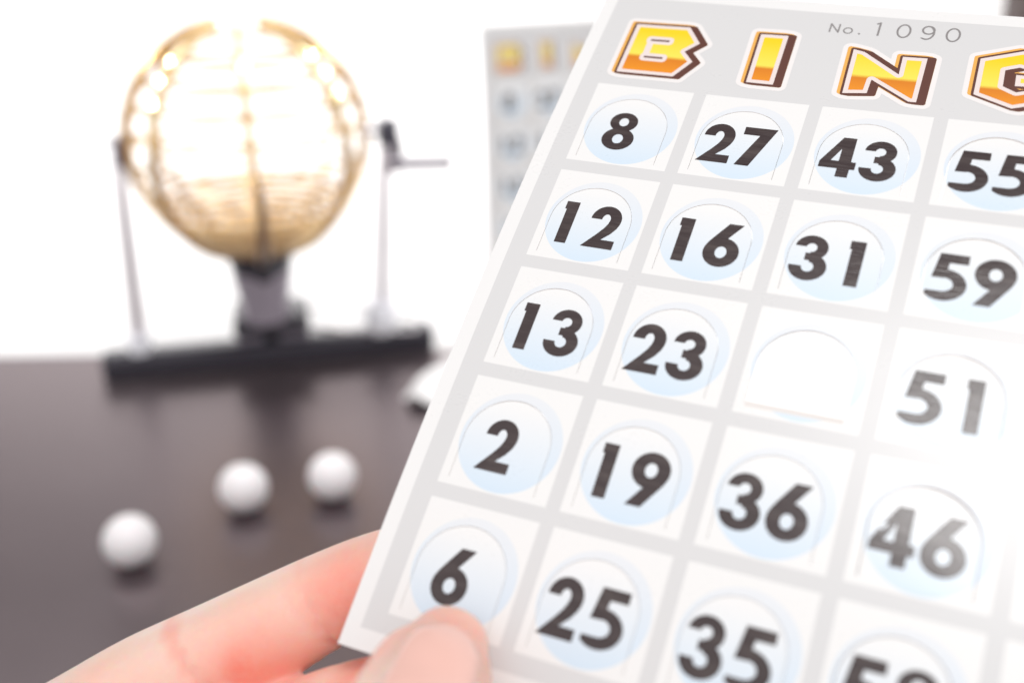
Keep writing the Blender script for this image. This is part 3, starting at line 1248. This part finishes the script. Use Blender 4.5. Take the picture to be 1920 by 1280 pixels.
for lon in (0, 49, 90, 131, 180, 229, 270, 311):
    hb = bmesh.new()
    P = [on_globe(math.radians(-74 + q / 56 * 151), lon, RG * (0.998 if lon in (90, 270) else 1.012)) for q in range(57)]
    add_tube(hb, P, 0.0026 if lon in (49, 311) else (0.0027 if lon in (90, 270) else 0.0012), 12)
    bm_obj('hoop', hb, M_DEEPBRASS if lon in (90, 270) else M_BRASS, globe)
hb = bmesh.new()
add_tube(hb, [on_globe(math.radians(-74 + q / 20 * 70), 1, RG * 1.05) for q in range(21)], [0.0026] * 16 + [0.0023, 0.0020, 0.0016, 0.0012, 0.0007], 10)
bm_obj('dark_rib', hb, M_DIMBRASS, globe)  # added over the front hoop; its dark reflection is painted in
# added domed studs that catch the spots as round glints, on the broad hoops
GM = np.array(cage.matrix_world) @ np.array(Matrix.Translation(Vector(gc)))
spots = {}
for lon in (49, 311):
    for la in (50, 37, 24):
        n_ = on_globe(math.radians(la), lon, 1.0)
        c_ = n_ * (RG * 1.012 + 0.0024)
        sb = bmesh.new()
        Rc, half = 0.012, 0.0036
        amax = math.asin(half / Rc)
        add_lathe(sb, [(Rc * math.sin(amax), -0.0006)] + [(max(1e-5, Rc * math.sin(amax * (1 - q / 8))), Rc * (math.cos(amax * (1 - q / 8)) - math.cos(amax))) for q in range(9)], 28)
        rm = n_.to_track_quat('Z', 'Y').to_matrix().to_4x4()
        for v in sb.verts:
            v.co = rm @ v.co + c_
        bm_obj('glint_stud', sb, M_STUD, globe)
        if la == 37:
            pw = (GM @ np.array([*c_, 1]))[:3]
            nw_ = GM[:3, :3] @ np.array(n_)
            vw = unit(CAM - pw)
            spots[lon] = (pw, unit(2 * (nw_ @ vw) * nw_ - vw))
for nm, lon in (('right_glint_spot', 49), ('left_glint_spot', 311)):
    pw, lw = spots[lon]
    spot(nm, pw + lw * 0.9, pw, 40.0, 7.0, (1, 0.98, 0.93))  # unseen added spots, aimed so the studs glint towards the camera
# bowl at the bottom
cb = bmesh.new()
prof = [(RG * 0.995 * math.cos(math.radians(-q)), RG * 0.995 * math.sin(math.radians(-q))) for q in (68, 71, 74, 77, 80, 83, 85, 88)]
prof += [(r - 0.001, z + 0.001) for r, z in reversed(prof)]
add_lathe(cb, prof, 56, cap=False)
bm_obj('bowl', cb, M_BRASS, globe)

# uprights, pivots, foot sockets
for pv, foot, w in ((pL, on_axis(264, 655), 0.0054), (pR, on_axis(716, 622), 0.0054)):
    ub = bmesh.new()
    top = Vector((pv[0], 0, pv[2] + 0.002))
    botm = Vector((foot[0], 0, BH))
    d = (top - botm)
    rot = Matrix.Rotation(math.atan2(d.x, d.z), 3, 'Y')
    add_box(ub, (top + botm) / 2, (w, 0.0022, d.length), 0.0006, rot)
    bm_obj('upright', ub, M_STEEL, cage, sharp=40)
    fb = bmesh.new()
    hs = 1.0 if pv[0] < 0 else 1.35
    add_lathe(fb, [(0.0058 * hs, 0.0), (0.0058 * hs, 0.009 * hs * hs * 0.8), (0.0052 * hs, 0.010 * hs * hs * 0.8)], 28, (foot[0], 0, BH + 0.0002))
    bm_obj('foot_socket', fb, M_CLEAR, cage, sharp=40)
    ab = bmesh.new()
    sx = 1 if pv[0] > 0 else -1
    add_tube(ab, [(pv[0] - sx * 0.012, 0, pv[2]), (pv[0] + sx * 0.004, 0, pv[2])], 0.0022, 14)
    bm_obj('axle', ab, M_CHROME, cage, sharp=40)
ub = bmesh.new()
add_box(ub, (pL[0] + 0.001, -0.001, pL[2] - 0.006), (0.0055, 0.006, 0.013), 0.001)
bm_obj('pivot_cap', ub, M_SMOKE, cage, sharp=40)
ub = bmesh.new()
add_box(ub, (pR[0] + 0.001, -0.001, pR[2] - 0.001), (0.010, 0.010, 0.012), 0.001)
bm_obj('pivot_cap', ub, M_CAP, cage, sharp=40)
# crank
k0, k1, k2 = on_axis(722, 246), on_axis(738, 308), on_axis(850, 305)
cr_ = empty('crank')
cr_.parent = cage
ub = bmesh.new()
ca, cb_ = Vector((k0[0] + 0.004, 0.0, k0[2] - 0.004)), Vector((k1[0], 0.0, k1[2] - 0.002))
d = ca - cb_
add_box(ub, (ca + cb_) / 2, (0.0085, 0.0018, d.length), 0.0005, Matrix.Rotation(math.atan2(d.x, d.z), 3, 'Y'))
bm_obj('crank_arm', ub, M_CRANK, cr_, sharp=40)
ub = bmesh.new()
add_tube(ub, [(k1[0] - 0.002, 0, k1[2]), (k1[0] + 0.003, 0, k1[2]), (k1[0] + 0.0035, 0, k1[2]), (k2[0] - 0.001, 0, k2[2]), (k2[0], 0, k2[2])], [0.0044, 0.0044, 0.0033, 0.0033, 0.0024], 16)
bm_obj('crank_handle', ub, M_CRANK, cr_, sharp=40)

# funnel under the globe, chute and outlet block
ft = on_axis(481, 488)
fm = on_axis(484, 545)
fb_ = on_axis(488, 598)
cb = bmesh.new()
add_lathe(cb, [(0.0155, ft[2] + 0.006), (0.0165, ft[2] + 0.0065), (0.0165, ft[2] + 0.004), (0.0145, ft[2] - 0.004), (0.0135, ft[2] - 0.004), (0.0150, ft[2] + 0.004), (0.0155, ft[2] + 0.006)], 40, (gc[0], gc[1], 0), cap=False)
bm_obj('funnel_rim', cb, M_BLACK, cage, sharp=50)
cb = bmesh.new()
add_lathe(cb, [(0.0150, ft[2] + 0.003), (0.0142, fm[2] + 0.006), (0.0120, fm[2] - 0.004), (0.0112, fb_[2] + 0.001), (0.0098, fb_[2] + 0.001), (0.0106, fm[2] - 0.004), (0.0130, fm[2] + 0.006), (0.0138, ft[2] + 0.003)], 40, (gc[0], gc[1], 0), cap=False)
bm_obj('funnel', cb, M_LILAC, cage, sharp=50)
nb_ = bmesh.new()
add_lathe(nb_, [(0.0055, ft[2] + 0.004), (0.0060, ft[2]), (0.0045, ft[2] - 0.005), (0.001, ft[2] - 0.007)], 28, (gc[0] + 0.001, -0.0125, 0))
bm_obj('spout', nb_, M_BLACK, cage, sharp=50)
nb_ = bmesh.new()
ox0, ox1 = on_axis(436, 600)[0], on_axis(581, 600)[0]
zt = fb_[2]
add_box(nb_, ((ox0 + ox1) / 2, 0.010, zt - 0.003), (ox1 - ox0, 0.034, 0.0062), 0.0012)
bm_obj('outlet_lid', nb_, M_BLACK, cage, sharp=40)
nb_ = bmesh.new()
zb = zt - 0.0064
for a0, a1 in ((ox0 + 0.001, ox0 + 0.0145), (ox0 + 0.0215, ox1 - 0.001)):
    add_box(nb_, ((a0 + a1) / 2, 0.0115, (zb + 0.0004) / 2), (a1 - a0, 0.028, zb - 0.0004), 0.001)
add_box(nb_, ((ox0 + ox1) / 2, 0.014, (zb + 0.0008) / 2), (ox1 - ox0 - 0.004, 0.012, zb - 0.0012))
bm_obj('outlet_block', nb_, M_SMOKE, cage, sharp=40)
# ball run along the right side of the base
rb = bmesh.new()
for yy in (-0.012, 0.0125):
    add_tube(rb, [(ox1 - 0.002, yy, BH + 0.010), (ox1 + 0.02, yy, BH + 0.006), (BW / 2 - 0.014, yy, BH + 0.0032), (BW / 2 - 0.010, yy, BH + 0.0032)], 0.0008, 10)
add_tube(rb, [(BW / 2 - 0.010, -0.012, BH + 0.0032), (BW / 2 - 0.0075, -0.008, BH + 0.0034), (BW / 2 - 0.0075, 0.008, BH + 0.0034), (BW / 2 - 0.010, 0.0125, BH + 0.0032)], 0.0008, 10)
bm_obj('ball_rail', rb, M_CHROME, cage)
print('cage', BW, math.degrees(yaw_c), 'RG', RG, 'gc', gc, 'bc', bc, 'pL', pL, 'pR', pR, 'card2 low', low)
